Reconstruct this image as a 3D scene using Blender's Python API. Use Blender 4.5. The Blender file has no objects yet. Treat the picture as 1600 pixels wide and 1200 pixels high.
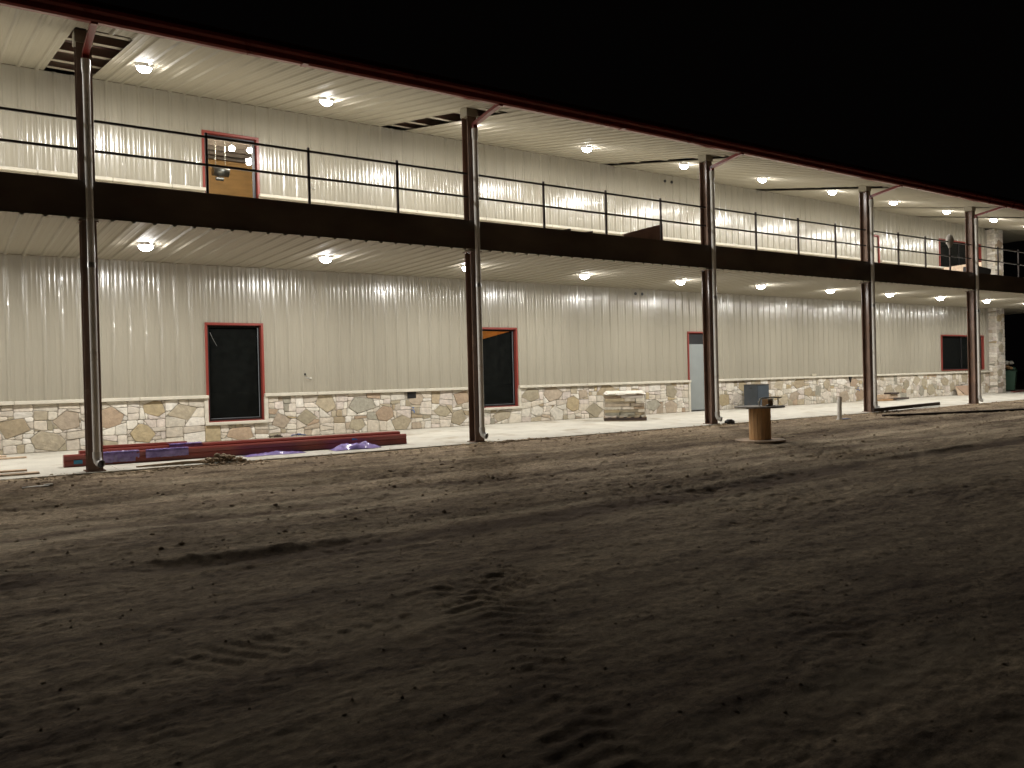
import bpy, math, random
import numpy as np
from mathutils import Vector, Matrix
random.seed(7); RNG = np.random.RandomState(11)
sc = bpy.context.scene
# ------------------------------------------------------------------ camera
cd = bpy.data.cameras.new('camera'); cam = bpy.data.objects.new('camera', cd)
sc.collection.objects.link(cam); sc.camera = cam
cd.sensor_width = 36; cd.lens = 1280.4/1600*36; cd.clip_start = .05; cd.clip_end = 1000
_f = Vector((0.56654103, 0.82399846, -0.00760286)); _r = Vector((0.82366285, -0.56653879, -0.02476523)); _u = _r.cross(_f)
M = Matrix((_r, _u, -_f)).transposed().to_4x4(); M.translation = (-1.65693808, -15.29573274, 1.3295428)
cam.matrix_world = M
# ------------------------------------------------------------------ night sky and exposure
w = bpy.data.worlds.new('World'); sc.world = w; w.use_nodes = True
bg = w.node_tree.nodes['Background']; bg.inputs[0].default_value = (.55, .45, .42, 1); bg.inputs[1].default_value = .0016
sc.view_settings.view_transform = 'Standard'; sc.view_settings.look = 'None'
sc.view_settings.exposure = 0; sc.view_settings.gamma = 1
LAMP_W = 120.0          # each ceiling lamp
LAMP_COL = (1.0, .965, .90)

COL = sc.collection
# ------------------------------------------------------------------ materials
def mat(name, col, rough=.6, metal=0, var=.12, scale=3, bump=0, bscale=40, spec=.5, stretch=(1, 1, 1), rvar=.1, dirt=None, dscale=1.5, dthr=.55, coat=0):
    m = bpy.data.materials.new(name); m.use_nodes = True
    N = m.node_tree.nodes; L = m.node_tree.links; b = N['Principled BSDF']
    tc = N.new('ShaderNodeTexCoord'); mp = N.new('ShaderNodeMapping'); mp.inputs['Scale'].default_value = stretch
    L.new(tc.outputs['Object'], mp.inputs[0])
    n = N.new('ShaderNodeTexNoise'); n.inputs['Scale'].default_value = scale; n.inputs['Detail'].default_value = 6
    L.new(mp.outputs[0], n.inputs['Vector'])
    r = N.new('ShaderNodeValToRGB')
    r.color_ramp.elements[0].position = .3; r.color_ramp.elements[1].position = .7
    r.color_ramp.elements[0].color = tuple(c*(1-var) for c in col)+(1,)
    r.color_ramp.elements[1].color = tuple(min(1, c*(1+var)) for c in col)+(1,)
    L.new(n.outputs['Fac'], r.inputs[0]); out = r.outputs[0]
    if dirt:
        n2 = N.new('ShaderNodeTexNoise'); n2.inputs['Scale'].default_value = dscale; n2.inputs['Detail'].default_value = 8
        n2.inputs['Roughness'].default_value = .65; L.new(mp.outputs[0], n2.inputs['Vector'])
        r2 = N.new('ShaderNodeValToRGB'); r2.color_ramp.elements[0].position = dthr; r2.color_ramp.elements[1].position = dthr+.15
        L.new(n2.outputs['Fac'], r2.inputs[0])
        mx = N.new('ShaderNodeMixRGB'); L.new(r2.outputs[0], mx.inputs[0]); L.new(out, mx.inputs[1]); mx.inputs[2].default_value = dirt+(1,)
        out = mx.outputs[0]
    L.new(out, b.inputs['Base Color'])
    mr = N.new('ShaderNodeMapRange'); mr.inputs['To Min'].default_value = max(.02, rough-rvar); mr.inputs['To Max'].default_value = min(1, rough+rvar)
    L.new(n.outputs['Fac'], mr.inputs['Value']); L.new(mr.outputs[0], b.inputs['Roughness'])
    b.inputs['Metallic'].default_value = metal; b.inputs['Specular IOR Level'].default_value = spec
    if coat: b.inputs['Coat Weight'].default_value = coat
    if bump:
        n3 = N.new('ShaderNodeTexNoise'); n3.inputs['Scale'].default_value = bscale; n3.inputs['Detail'].default_value = 5
        L.new(mp.outputs[0], n3.inputs['Vector'])
        bp = N.new('ShaderNodeBump'); bp.inputs['Strength'].default_value = 1; bp.inputs['Distance'].default_value = bump
        L.new(n3.outputs['Fac'], bp.inputs['Height']); L.new(bp.outputs[0], b.inputs['Normal'])
    return m
def emis(name, col, s):
    m = bpy.data.materials.new(name); m.use_nodes = True; b = m.node_tree.nodes['Principled BSDF']
    b.inputs['Base Color'].default_value = (.8, .8, .8, 1); b.inputs['Emission Color'].default_value = col+(1,); b.inputs['Emission Strength'].default_value = s
    return m
def glass(name, tint, rough=.02, refl=1.0):
    m = bpy.data.materials.new(name); m.use_nodes = True; N = m.node_tree.nodes; L = m.node_tree.links
    N.remove(N['Principled BSDF']); o = N['Material Output']
    t = N.new('ShaderNodeBsdfTransparent'); t.inputs[0].default_value = tint+(1,)
    g = N.new('ShaderNodeBsdfGlossy'); g.inputs['Roughness'].default_value = rough
    lw = N.new('ShaderNodeLayerWeight'); lw.inputs[0].default_value = .5
    pw = N.new('ShaderNodeMath'); pw.operation = 'POWER'; pw.inputs[1].default_value = 4; L.new(lw.outputs['Facing'], pw.inputs[0])
    f = N.new('ShaderNodeMath'); f.operation = 'MULTIPLY_ADD'; f.inputs[1].default_value = .8; f.inputs[2].default_value = .04; L.new(pw.outputs[0], f.inputs[0])
    mx = N.new('ShaderNodeMixShader'); L.new(f.outputs[0], mx.inputs[0]); L.new(t.outputs[0], mx.inputs[1]); L.new(g.outputs[0], mx.inputs[2]); L.new(mx.outputs[0], o.inputs[0])
    return m
def vcol_mat(name, rough, bump, bscale, var=.16, scale=9):
    m = mat(name, (.5, .5, .5), rough, bump=bump, bscale=bscale, scale=scale, var=var)
    N = m.node_tree.nodes; L = m.node_tree.links; b = N['Principled BSDF']
    src = b.inputs['Base Color'].links[0].from_socket
    a = N.new('ShaderNodeAttribute'); a.attribute_name = 'stone_colour'
    mx = N.new('ShaderNodeMixRGB'); mx.blend_type = 'MULTIPLY'; mx.inputs[0].default_value = 1
    sc2 = N.new('ShaderNodeMixRGB'); sc2.blend_type = 'MULTIPLY'; sc2.inputs[0].default_value = 1; sc2.inputs[2].default_value = (2, 2, 2, 1)
    L.new(src, sc2.inputs[1]); L.new(sc2.outputs[0], mx.inputs[1]); L.new(a.outputs['Color'], mx.inputs[2]); L.new(mx.outputs[0], b.inputs['Base Color'])
    return m
WALL = mat('beige_metal_siding', (.365, .338, .272), .19, var=.04, scale=.8, bump=.003, bscale=2.2, stretch=(6, 1, .5), rvar=.04, spec=.75, coat=.2)
SOFF = mat('beige_metal_soffit', (.36, .33, .262), .62, var=.03, scale=.8, bump=.0015, bscale=2.2, stretch=(5, .5, 1), rvar=.05)
TRIMB = mat('beige_trim_metal', (.47, .425, .325), .4, var=.04)
RED = mat('red_painted_trim', (.25, .047, .035), .35, var=.08, rvar=.06)
RED2 = mat('dark_red_gutter_metal', (.20, .026, .021), .3, var=.15, rvar=.08)
RED3 = mat('red_roof_panel', (.13, .035, .03), .5, var=.2)
STEEL = mat('brown_primed_steel', (.20, .13, .10), .25, var=.3, scale=2.5, rvar=.12, dirt=(.27, .14, .085), dscale=2.2, dthr=.56, bump=.0008, bscale=30, stretch=(1, 1, .4))
BEAM = mat('dark_primed_beam', (.13, .10, .078), .5, var=.45, scale=1.2, rvar=.12, dirt=(.17, .085, .055), dscale=1.4, dthr=.56, stretch=(.5, 1, 1))
RAILM = mat('dark_railing_steel', (.035, .022, .018), .42, var=.3)
PVC = mat('grey_pvc_pipe', (.78, .76, .72), .38, var=.06, dirt=(.45, .40, .33), dscale=3, dthr=.58)
PVCW = mat('white_pvc_fitting', (.62, .61, .58), .3, var=.05)
CONC = mat('pale_concrete', (.50, .475, .41), .8, var=.12, scale=1.3, bump=.004, bscale=25, dirt=(.33, .28, .21), dscale=1.1, dthr=.53)
LIME = mat('cream_limestone_trim', (.60, .56, .47), .75, var=.10, scale=5, bump=.004, bscale=30)
STONE = vcol_mat('rough_limestone', .8, .016, 14)
MORT = mat('grey_mortar', (.36, .33, .28), .9, var=.15, bump=.003, bscale=60)
BLACK = mat('black_window_frame', (.012, .012, .013), .4, var=.1)
FILM = mat('black_window_film', (.0075, .008, .0075), .95, spec=.08, var=.4, scale=6, bump=.004, bscale=3)
DARK = mat('dark_interior', (.03, .028, .025), .8)
GREYF = mat('grey_window_bead', (.22, .25, .27), .4)
GLASS = glass('window_glass', (.93, .95, .93))
DOORM = mat('grey_door_paint', (.27, .295, .29), .4, var=.05)
DOORC = mat('cream_door_paint', (.5, .46, .38), .4, var=.05)
PLY = mat('tan_plywood', (.50, .29, .11), .7, var=.12, scale=2.2, stretch=(1, 1, 4))
PLYD = mat('grey_joist_wood', (.16, .13, .11), .8, var=.2)
WOOD = mat('weathered_wood', (.30, .22, .14), .8, var=.3, scale=6, stretch=(1, 1, 1), bump=.003)
DRUMW = mat('orange_brown_wood', (.60, .36, .17), .75, var=.22, scale=5, stretch=(3, 3, .5), bump=.003)
REELT = mat('grey_weathered_plywood', (.26, .235, .20), .8, var=.4, scale=8, bump=.003)
REELB = mat('dusty_brown_plywood', (.50, .38, .27), .85, var=.25, scale=8, bump=.003)
CARD = mat('cardboard', (.42, .25, .12), .8, var=.1)
CARDP = mat('pinkish_fibre_board', (.36, .245, .17), .8, var=.1)
PURP = mat('purple_plastic_film', (.26, .20, .46), .14, var=.3, scale=9, bump=.008, bscale=11, spec=.8)
BLUE = mat('blue_tape', (.03, .22, .38), .4)
NAVY = mat('blue_valve_paint', (.07, .13, .30), .5)
CABM = mat('blue_grey_sheet_metal', (.045, .055, .066), .4, var=.2, dirt=(.07, .07, .07), dscale=4)
GALV = mat('galvanised_metal', (.42, .42, .41), .35, metal=.8, var=.15)
GREEN = mat('green_bin_plastic', (.05, .11, .07), .45, var=.1)
WHITE = mat('off_white_sheet', (.6, .57, .5), .7, var=.1)
DLUM = mat('dirty_dark_lumber', (.05, .033, .026), .8, var=.3)
LTRIM = mat('white_lamp_trim', (.8, .8, .78), .4, var=.02)
LENS = emis('lit_lamp_diffuser', (1.0, .97, .94), 100)
BULB = emis('warm_lit_bulb', (1.0, .88, .68), 480)
ROCK = mat('soil_clods', (.32, .26, .19), .95, var=.4, scale=9)
WRAP = glass('stretch_wrap', (.97, .97, .96), .22)

# ------------------------------------------------------------------ mesh builder
class MB:
    def __init__(s): s.v = []; s.f = []; s.sm = []; s.c = []
    def poly(s, vs, fs, smooth=False, col=None):
        o = len(s.v); s.v += [tuple(v) for v in vs]
        for f in fs: s.f.append([i+o for i in f]); s.sm.append(smooth); s.c.append(col)
    def box(s, x0, x1, y0, y1, z0, z1, T=None, ch=0):
        if ch:
            a = ch; vs = []; 
            for (X, Y, Z) in [(x0, y0, z0), (x1, y0, z0), (x1, y1, z0), (x0, y1, z0), (x0, y0, z1), (x1, y0, z1), (x1, y1, z1), (x0, y1, z1)]:
                sx = a if X == x0 else -a; sy = a if Y == y0 else -a; sz = a if Z == z0 else -a
                vs += [(X+sx, Y+sy, Z), (X+sx, Y, Z+sz), (X, Y+sy, Z+sz)]
            F = [(0, 9, 6, 3), (12, 15, 18, 21), (1, 4, 16, 13), (7, 10, 22, 19), (5, 8, 20, 17), (11, 2, 14, 23),
                 (0, 3, 4, 1), (3, 6, 8, 5), (6, 9, 10, 7), (9, 0, 2, 11), (12, 13, 16, 15), (15, 17, 20, 18), (18, 19, 22, 21), (21, 23, 14, 12),
                 (1, 13, 14, 2), (4, 5, 17, 16), (7, 19, 20, 8), (10, 11, 23, 22),
                 (0, 1, 2), (3, 5, 4), (6, 8, 7), (9, 11, 10), (12, 14, 13), (15, 16, 17), (18, 20, 19), (21, 22, 23)]
        else:
            vs = [(x0, y0, z0), (x1, y0, z0), (x1, y1, z0), (x0, y1, z0), (x0, y0, z1), (x1, y0, z1), (x1, y1, z1), (x0, y1, z1)]
            F = [(0, 3, 2, 1), (4, 5, 6, 7), (0, 1, 5, 4), (1, 2, 6, 5), (2, 3, 7, 6), (3, 0, 4, 7)]
        if T is not None: vs = [tuple(T @ Vector(v)) for v in vs]
        s.poly(vs, F); return s
    def tube(s, pts, r, n=12, cap=True, smooth=True):
        pts = [Vector(p) for p in pts]; rs = r if isinstance(r, (list, tuple)) else [r]*len(pts)
        prev = None; rings = []
        for i, p in enumerate(pts):
            d = (pts[min(i+1, len(pts)-1)]-pts[max(i-1, 0)]).normalized()
            if prev is None:
                a = Vector((0, 0, 1)) if abs(d.z) < .9 else Vector((1, 0, 0)); x = d.cross(a).normalized()
            else: x = (prev-d*prev.dot(d)).normalized()
            prev = x; y = d.cross(x)
            rings.append([p+(x*math.cos(t)+y*math.sin(t))*rs[i] for t in [2*math.pi*k/n for k in range(n)]])
        vs = [v for R in rings for v in R]
        F = [(i*n+k, i*n+(k+1) % n, (i+1)*n+(k+1) % n, (i+1)*n+k) for i in range(len(pts)-1) for k in range(n)]
        s.poly(vs, F, smooth)
        if cap: s.poly(rings[0], [tuple(range(n))[::-1]]); s.poly(rings[-1], [tuple(range(n))])
        return s
    def prism(s, poly, d, col=None):     # extrude polygon (list of 3D) by vector d
        n = len(poly); d = Vector(d); P = [Vector(p) for p in poly]
        s.poly(P+[p+d for p in P], [tuple(range(n))[::-1], tuple(range(n, 2*n))]+[(i, (i+1) % n, n+(i+1) % n, n+i) for i in range(n)], col=col); return s
    def build(s, name, m, parent=None, loc=None):
        me = bpy.data.meshes.new(name); me.from_pydata(s.v, [], s.f)
        me.polygons.foreach_set('use_smooth', s.sm)
        if any(c is not None for c in s.c):
            a = me.color_attributes.new('stone_colour', 'FLOAT_COLOR', 'CORNER'); buf = []
            for p, c in zip(me.polygons, s.c): buf += list((c or (.5, .5, .5))+(1,))*p.loop_total
            a.data.foreach_set('color', buf)
        me.materials.append(m); me.update()
        o = bpy.data.objects.new(name, me); COL.objects.link(o)
        if parent: o.parent = parent
        if loc: o.location = loc
        return o
def tag(o, label, cat, group=None):
    o['label'] = label; o['category'] = cat
    if group: o['group'] = group
    return o
def thing(name, label, cat, loc=(0, 0, 0), rz=0, group=None):
    o = bpy.data.objects.new(name, None); COL.objects.link(o); o.location = loc; o.rotation_euler = (0, 0, rz); o.empty_display_size = .2
    return tag(o, label, cat, group)
def copy_tree(o, parent=None):
    c = o.copy(); COL.objects.link(c); c.parent = parent
    for ch in list(o.children): copy_tree(ch, c)
    return c
def structure(o): o['kind'] = 'structure'; return o
def slabz(y): return -.0153*(4.6-y)

# ------------------------------------------------------------------ main dimensions (metres)
XL, XR = -8.0, 46.8             # veranda
XC = 41.28                      # building corner
YW = 4.66                       # metal wall face
YS = 4.58                       # stone face
SOFZ = 4.172                    # lower soffit
DECK = 4.74
def usz(y): return 7.0428+(y+1.0418)*.18337
P = .332                        # rib pitch
COLX = [-7.27, .345, 7.965, 15.545, 23.055, 29.80, 36.55, 43.6]

# ------------------------------------------------------------------ ground
def lattice(n=256): return RNG.rand(n, n)
LATS = [lattice() for _ in range(6)]
def vnoise(x, y, k):
    Lt = LATS[k % 6]; xi = np.floor(x).astype(int); yi = np.floor(y).astype(int); fx = x-xi; fy = y-yi
    fx = fx*fx*(3-2*fx); fy = fy*fy*(3-2*fy); a = xi % 256; b = yi % 256; a1 = (a+1) % 256; b1 = (b+1) % 256
    return (Lt[a, b]*(1-fx)+Lt[a1, b]*fx)*(1-fy)+(Lt[a, b1]*(1-fx)+Lt[a1, b1]*fx)*fy-.5
def fbm(x, y, o, k0=0, g=.5):
    t = 0; a = 1
    for i in range(o): t = t+a*vnoise(x*2**i+17*i, y*2**i+9*i, k0+i); a *= g
    return t
def base_h(x, y):
    s = np.interp(y, [-40, -12, -6, -2, -.6, -.12], [-.42, -.30, -.21, -.14, -.10, -.095])
    far = np.interp(x, [23.5, 27, 33, 60], [0, .03, .06, .06])*np.interp(y, [-6, -3, -.12], [0, 1, 1.0])
    return s+far
def seg_dist(x, y, pts):
    best = np.full(x.shape, 1e9); side = np.zeros(x.shape); along = np.zeros(x.shape); L0 = 0
    for (ax, ay), (bx, by) in zip(pts[:-1], pts[1:]):
        dx, dy = bx-ax, by-ay; L = math.hypot(dx, dy); t = np.clip(((x-ax)*dx+(y-ay)*dy)/L**2, 0, 1)
        d = np.hypot(x-ax-t*dx, y-ay-t*dy); sgn = ((x-ax)*dy-(y-ay)*dx)/L
        mk = d < best; best = np.where(mk, d, best); side = np.where(mk, sgn, side); along = np.where(mk, L0+t*L, along); L0 += L
    return best, side, along
TRACKS = [  # points, half width, depth, tread
    ([(-30, -7.4), (-1.3, -7.6), (1.2, -7.9), (5.7, -7.95), (9.6, -7.6), (20, -7.1), (45, -6)], .26, .05, .010),
    ([(-30, -5.6), (-1.2, -5.45), (4.9, -5.6), (9, -5.75), (22, -5.3), (45, -4.5)], .26, .038, .008),
    ([(-30, -3.2), (-1.1, -3.43), (2, -3.7), (6, -4.1), (10.5, -4.75), (30, -3.6)], .24, .032, .006),
    ([(-30, -2.0), (0, -1.9), (8, -2.3), (20, -2.2), (45, -1.8)], .2, .016, .004),
    ([(.3, -14), (.9, -11.8), (1.5, -10.2), (3.2, -8.7), (7, -7.0), (14, -5.9)], .30, .018, .015),
    ([(2.2, -14.2), (2.9, -12), (3.8, -10.6), (5.5, -9.5), (9, -8.6), (18, -8.2)], .28, .012, .006),
    ([(-4, -10.9), (-.5, -10.5), (2.7, -9.9), (6, -9.5), (14, -9.9)], .28, .014, .010),
    ([(-1, -13.2), (1.5, -12.9), (5, -13), (12, -12.4), (25, -11)], .28, .012, .010)]
def ground_h(x, y):
    h = base_h(x, y)
    calm = np.interp(y, [-12, -8.5, -3.5, -1.2, -.12], [.4, .65, 1, .8, .4])
    h = h+calm*(.045*fbm(x*.35, y*.7, 3)+.020*fbm(x*1.2+5, y*3.4, 5, 1, .55))
    rough = np.clip(fbm(x*.5+40, y*.5+3, 2, 3)*2+.65, .25, 1.4)*np.interp(y, [-12, -8.5, -5], [.55, .9, 1.5])
    h = h+rough*(.010*fbm(x*3.2, y*9+7, 4, 2, .65)+.0075*fbm(x*11, y*20, 3, 4, .7))
    for pts, hw, dep, tr in TRACKS:
        d, sd, al = seg_dist(x, y, pts)
        wob = .10*fbm(al*.8, sd*0+dep*700, 3, 4); m = 1/(1+np.exp((d-hw-wob)/.055)); berm = np.exp(-((d-hw-.09)/.08)**2)
        fade = np.clip(.6+2.2*fbm(al*.45, sd*0+dep*1000, 3, 1), .05, 1.2)
        ph = (al+np.abs(sd)*.55)/.15; lug = np.clip(np.sin(2*math.pi*ph)*1.6, -1, 1)*np.clip(fbm(al*1.3, sd*3, 2, 3)*3+.45, 0, 1)
        h = h-m*dep*fade+berm*dep*.45*fade+m*lug*tr*np.clip(fade, 0, 1)*.8*np.interp(y, [-13.2, -11.5], [.25, 1])
    rg = (1-2*np.abs(fbm(x*4.5+11, y*8+2, 3, 0, .6)))
    h = h+rough*.010*(rg-.7)*np.interp(y, [-12, -7], [.7, 1])
    # clod ridges: clipped noise gives torn lumps
    c = fbm(x*7+3, y*10, 3, 5); h = h+calm*np.clip(c-.06, 0, .3)*.055
    return h
def axis(segs):
    out = []
    for a, b, st in segs: n = max(1, int(round((b-a)/st))); out += list(np.linspace(a, b, n, endpoint=False))
    out.append(segs[-1][1]); return np.array(out)
gx = axis([(-160, -30, 20), (-30, -9, 1.0), (-9, -3.5, .15), (-3.5, 7, .026), (7, 16, .05), (16, 30, .09), (30, 50, .16), (50, 70, 2), (70, 200, 20)])
gy = axis([(-160, -30, 20), (-30, -16, 1.0), (-16, -14.4, .2), (-14.4, -6, .024), (-6, -.18, .033), (-.18, -.1, .04), (-.1, .3, .2), (.3, 20, 4), (20, 200, 20)])
def band(x, y, pts, hw, k):
    d, sd, al = seg_dist(x, y, pts); wob = .14*fbm(al*.7, sd*0+k*31, 3, k)
    return 1/(1+np.exp((d-hw-wob)/.05))*np.clip(.75+2.0*fbm(x*.6+k, y*3.2, 4, k), 0, 1)
X, Y = np.meshgrid(gx, gy, indexing='ij'); H = ground_h(X, np.minimum(Y, -.12)); H = np.where(Y > -.09, -.4, H)
H = np.where((X < -10) | (X > 60) | (Y < -17), base_h(X, np.minimum(Y, -.12))-.02, H)
def ghz(x, y): return float(ground_h(np.array([x], float), np.array([y], float))[0])
nx, ny = X.shape; idx = np.arange(nx*ny).reshape(nx, ny)
q = np.stack([idx[:-1, :-1], idx[1:, :-1], idx[1:, 1:], idx[:-1, 1:]], -1).reshape(-1, 4)
me = bpy.data.meshes.new('ground'); me.vertices.add(nx*ny); me.vertices.foreach_set('co', np.stack([X, Y, H], -1).astype(np.float32).ravel())
me.loops.add(q.size); me.loops.foreach_set('vertex_index', q.ravel().astype(np.int32))
me.polygons.add(len(q)); me.polygons.foreach_set('loop_start', np.arange(0, q.size, 4, dtype=np.int32)); me.polygons.foreach_set('use_smooth', np.ones(len(q), bool))
Yc = np.minimum(Y, -.12)
pale = np.clip(sum(band(X, Yc+dy, TRACKS[i][0], hw, i+1) for i, hw, dy in ((1, .24, .35), (2, .20, 0), (1, .14, -.35), (3, .14, 0), (0, .12, -.5))), 0, 1)
damp = np.clip(band(X, Yc, TRACKS[0][0], .30, 5)+.6*band(X, Yc, TRACKS[1][0], .20, 3)+.5*band(X, Yc, TRACKS[4][0], .24, 2), 0, 1)
for nm, arr in (('compacted', pale), ('damp', damp)):
    at_ = me.attributes.new(nm, 'FLOAT', 'POINT'); at_.data.foreach_set('value', arr.astype(np.float32).ravel())
me.update(calc_edges=True)
def soil():
    # dry construction-site dirt: mixed pale and dark patches dragged along the facade, fine grit
    m = bpy.data.materials.new('bare_soil'); m.use_nodes = True; N = m.node_tree.nodes; L = m.node_tree.links; b = N['Principled BSDF']
    tc = N.new('ShaderNodeTexCoord')
    def noise(sc_, st, det=8, ro=.6, off=0):
        mp = N.new('ShaderNodeMapping'); mp.inputs['Scale'].default_value = st; mp.inputs['Location'].default_value = (off, off*.7, 0); L.new(tc.outputs['Object'], mp.inputs[0])
        n = N.new('ShaderNodeTexNoise'); n.inputs['Scale'].default_value = sc_; n.inputs['Detail'].default_value = det; n.inputs['Roughness'].default_value = ro
        L.new(mp.outputs[0], n.inputs['Vector']); return n.outputs['Fac']
    def ramp(f, a, ca, c, cc):
        r = N.new('ShaderNodeValToRGB'); r.color_ramp.elements[0].position = a; r.color_ramp.elements[1].position = c
        r.color_ramp.elements[0].color = ca+(1,); r.color_ramp.elements[1].color = cc+(1,); L.new(f, r.inputs[0]); return r.outputs[0]
    def mix(f, a, c, t='MIX', v=None):
        x = N.new('ShaderNodeMixRGB'); x.blend_type = t
        if f is None: x.inputs[0].default_value = v
        else: L.new(f, x.inputs[0])
        L.new(a, x.inputs[1]); L.new(c, x.inputs[2]); return x.outputs[0]
    A = ramp(noise(.7, (.28, 1.9, 1)), .36, (.15, .102, .070), .60, (.54, .425, .295))
    B = ramp(noise(3.4, (.42, 1.6, 1), 9, .68, 3), .36, (.11, .074, .050), .62, (.60, .475, .33))
    Cc = ramp(noise(17, (.8, 1.2, 1), 7, .78, 8), .32, (.28, .27, .26), .66, (1.6, 1.57, 1.52))
    D = mix(None, A, B, 'MIX', .45); Ecol = mix(None, D, Cc, 'MULTIPLY', .8)
    pale = ramp(noise(.9, (.3, 1.8, 1), off=21), .56, (0, 0, 0), .70, (1, 1, 1))
    pc = N.new('ShaderNodeRGB'); pc.outputs[0].default_value = (.52, .42, .29, 1)
    pm = N.new('ShaderNodeMath'); pm.operation = 'MULTIPLY'; pm.inputs[1].default_value = .55; L.new(pale, pm.inputs[0])
    F = mix(pm.outputs[0], Ecol, pc.outputs[0])
    def attr(nm, k):
        a = N.new('ShaderNodeAttribute'); a.attribute_name = nm; q_ = N.new('ShaderNodeMath'); q_.operation = 'MULTIPLY'; q_.inputs[1].default_value = k
        L.new(a.outputs['Fac'], q_.inputs[0]); return q_.outputs[0]
    pc2 = N.new('ShaderNodeRGB'); pc2.outputs[0].default_value = (.68, .56, .40, 1)
    F = mix(attr('compacted', .75), F, mix(None, pc2.outputs[0], Cc, 'MULTIPLY', .6))
    dk = N.new('ShaderNodeRGB'); dk.outputs[0].default_value = (.11, .068, .043, 1)
    F = mix(attr('damp', .72), F, dk.outputs[0])
    L.new(F, b.inputs['Base Color']); b.inputs['Roughness'].default_value = .95; b.inputs['Specular IOR Level'].default_value = .2
    bp = N.new('ShaderNodeBump'); bp.inputs['Distance'].default_value = .034; bp.inputs['Strength'].default_value = 1
    L.new(noise(30, (1, 1.6, 1), 8, .8, 5), bp.inputs['Height']); bp2 = N.new('ShaderNodeBump'); bp2.inputs['Distance'].default_value = .012; L.new(noise(95, (1, 1.2, 1), 5, .75, 2), bp2.inputs['Height']); L.new(bp.outputs[0], bp2.inputs['Normal'])
    L.new(bp2.outputs[0], b.inputs['Normal'])
    return m
SOIL = soil(); me.materials.append(SOIL)
g = bpy.data.objects.new('ground', me); COL.objects.link(g); structure(g)

# clods and pebbles scattered on the soil: uncountable, one object
cb = MB(); ico = [(0, 0, 1), (.89, 0, .45), (.28, .85, .45), (-.72, .53, .45), (-.72, -.53, .45), (.28, -.85, .45), (.72, .53, -.45), (-.28, .85, -.45), (-.89, 0, -.45), (-.28, -.85, -.45), (.72, -.53, -.45), (0, 0, -1)]
icf = [(0, 1, 2), (0, 2, 3), (0, 3, 4), (0, 4, 5), (0, 5, 1), (1, 6, 2), (2, 7, 3), (3, 8, 4), (4, 9, 5), (5, 10, 1), (6, 7, 2), (7, 8, 3), (8, 9, 4), (9, 10, 5), (10, 6, 1), (11, 7, 6), (11, 8, 7), (11, 9, 8), (11, 10, 9), (11, 6, 10)]
pos = []
for i in range(13000):
    t = random.random()
    if t < .55: x = random.uniform(-6, 40); y = -.16-abs(random.gauss(0, .35))
    elif t < .93: x = random.uniform(-5, 34); y = random.uniform(-7.5, -.3)
    else: x = random.uniform(-1.5, 8); y = random.uniform(-14, -7)
    pos.append((x, y, min(.04 if y > -7 else .012, .003+random.expovariate(1/.0075))))
for (cx_, n_, sp) in [(2.4, 90, .35), (8.3, 60, .4), (16.2, 60, .5), (1.6, 40, .3), (23.6, 50, .5), (9.2, 30, .3)]:
    for i in range(n_): pos.append((cx_+random.gauss(0, sp), -.17-abs(random.gauss(0, .12)), random.uniform(.012, .055)))
for i in range(700):
    x = random.uniform(-6, 34)
    if math.sin(x*1.7)+math.sin(x*.61+1) > .1 or random.random() < .25: pos.append((x, random.uniform(-.11, -.02)+abs(random.gauss(0, .07)), min(.03, .003+random.expovariate(1/.006))))
pa = np.array(pos); hz = ground_h(pa[:, 0], pa[:, 1])
for (x, y, r), z in zip(pos, hz):
    if y > -.15-r*1.2:
        if y < -.13: y = -.15-r*1.2
        else: z = slabz(y)-r*.1
    a = random.uniform(0, 6.28); s3 = [r*random.uniform(.6, 1.3) for _ in range(3)]; ca, sa = math.cos(a), math.sin(a)
    vs = []
    for v in ico:
        k = random.uniform(.75, 1.2); vx, vy, vz = v[0]*s3[0]*k, v[1]*s3[1]*k, v[2]*s3[2]*.7*k
        vs.append((x+vx*ca-vy*sa, y+vx*sa+vy*ca, z+vz+r*.15))
    cb.poly(vs, icf)
o = cb.build('soil_clods', SOIL); o['kind'] = 'stuff'; tag(o, 'loose clods and pebbles scattered over the rutted soil', 'soil clods')

# ------------------------------------------------------------------ walkway slab and upper deck
b = MB(); joints = [XL]+[c+.35 for c in COLX[1:-1]]+[XR]
for a, c in zip(joints[:-1], joints[1:]):
    for m0, m1 in ((a+.004, (a+c)/2-.004), ((a+c)/2+.004, c-.004)):
        y0, y1 = -.12, 4.72
        b.poly([(m0, y0, -.42), (m1, y0, -.42), (m1, y1, -.42), (m0, y1, -.42), (m0, y0, slabz(y0)), (m1, y0, slabz(y0)), (m1, y1, 0), (m0, y1, 0)], [(4, 5, 6, 7), (0, 1, 5, 4), (1, 2, 6, 5), (3, 0, 4, 7)])
b.box(XL, XR, -.117, 4.7, -.5, -.09)
b.box(XC, XR, 4.73, 14, -.4, -.002)
structure(b.build('walkway', CONC))

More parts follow.
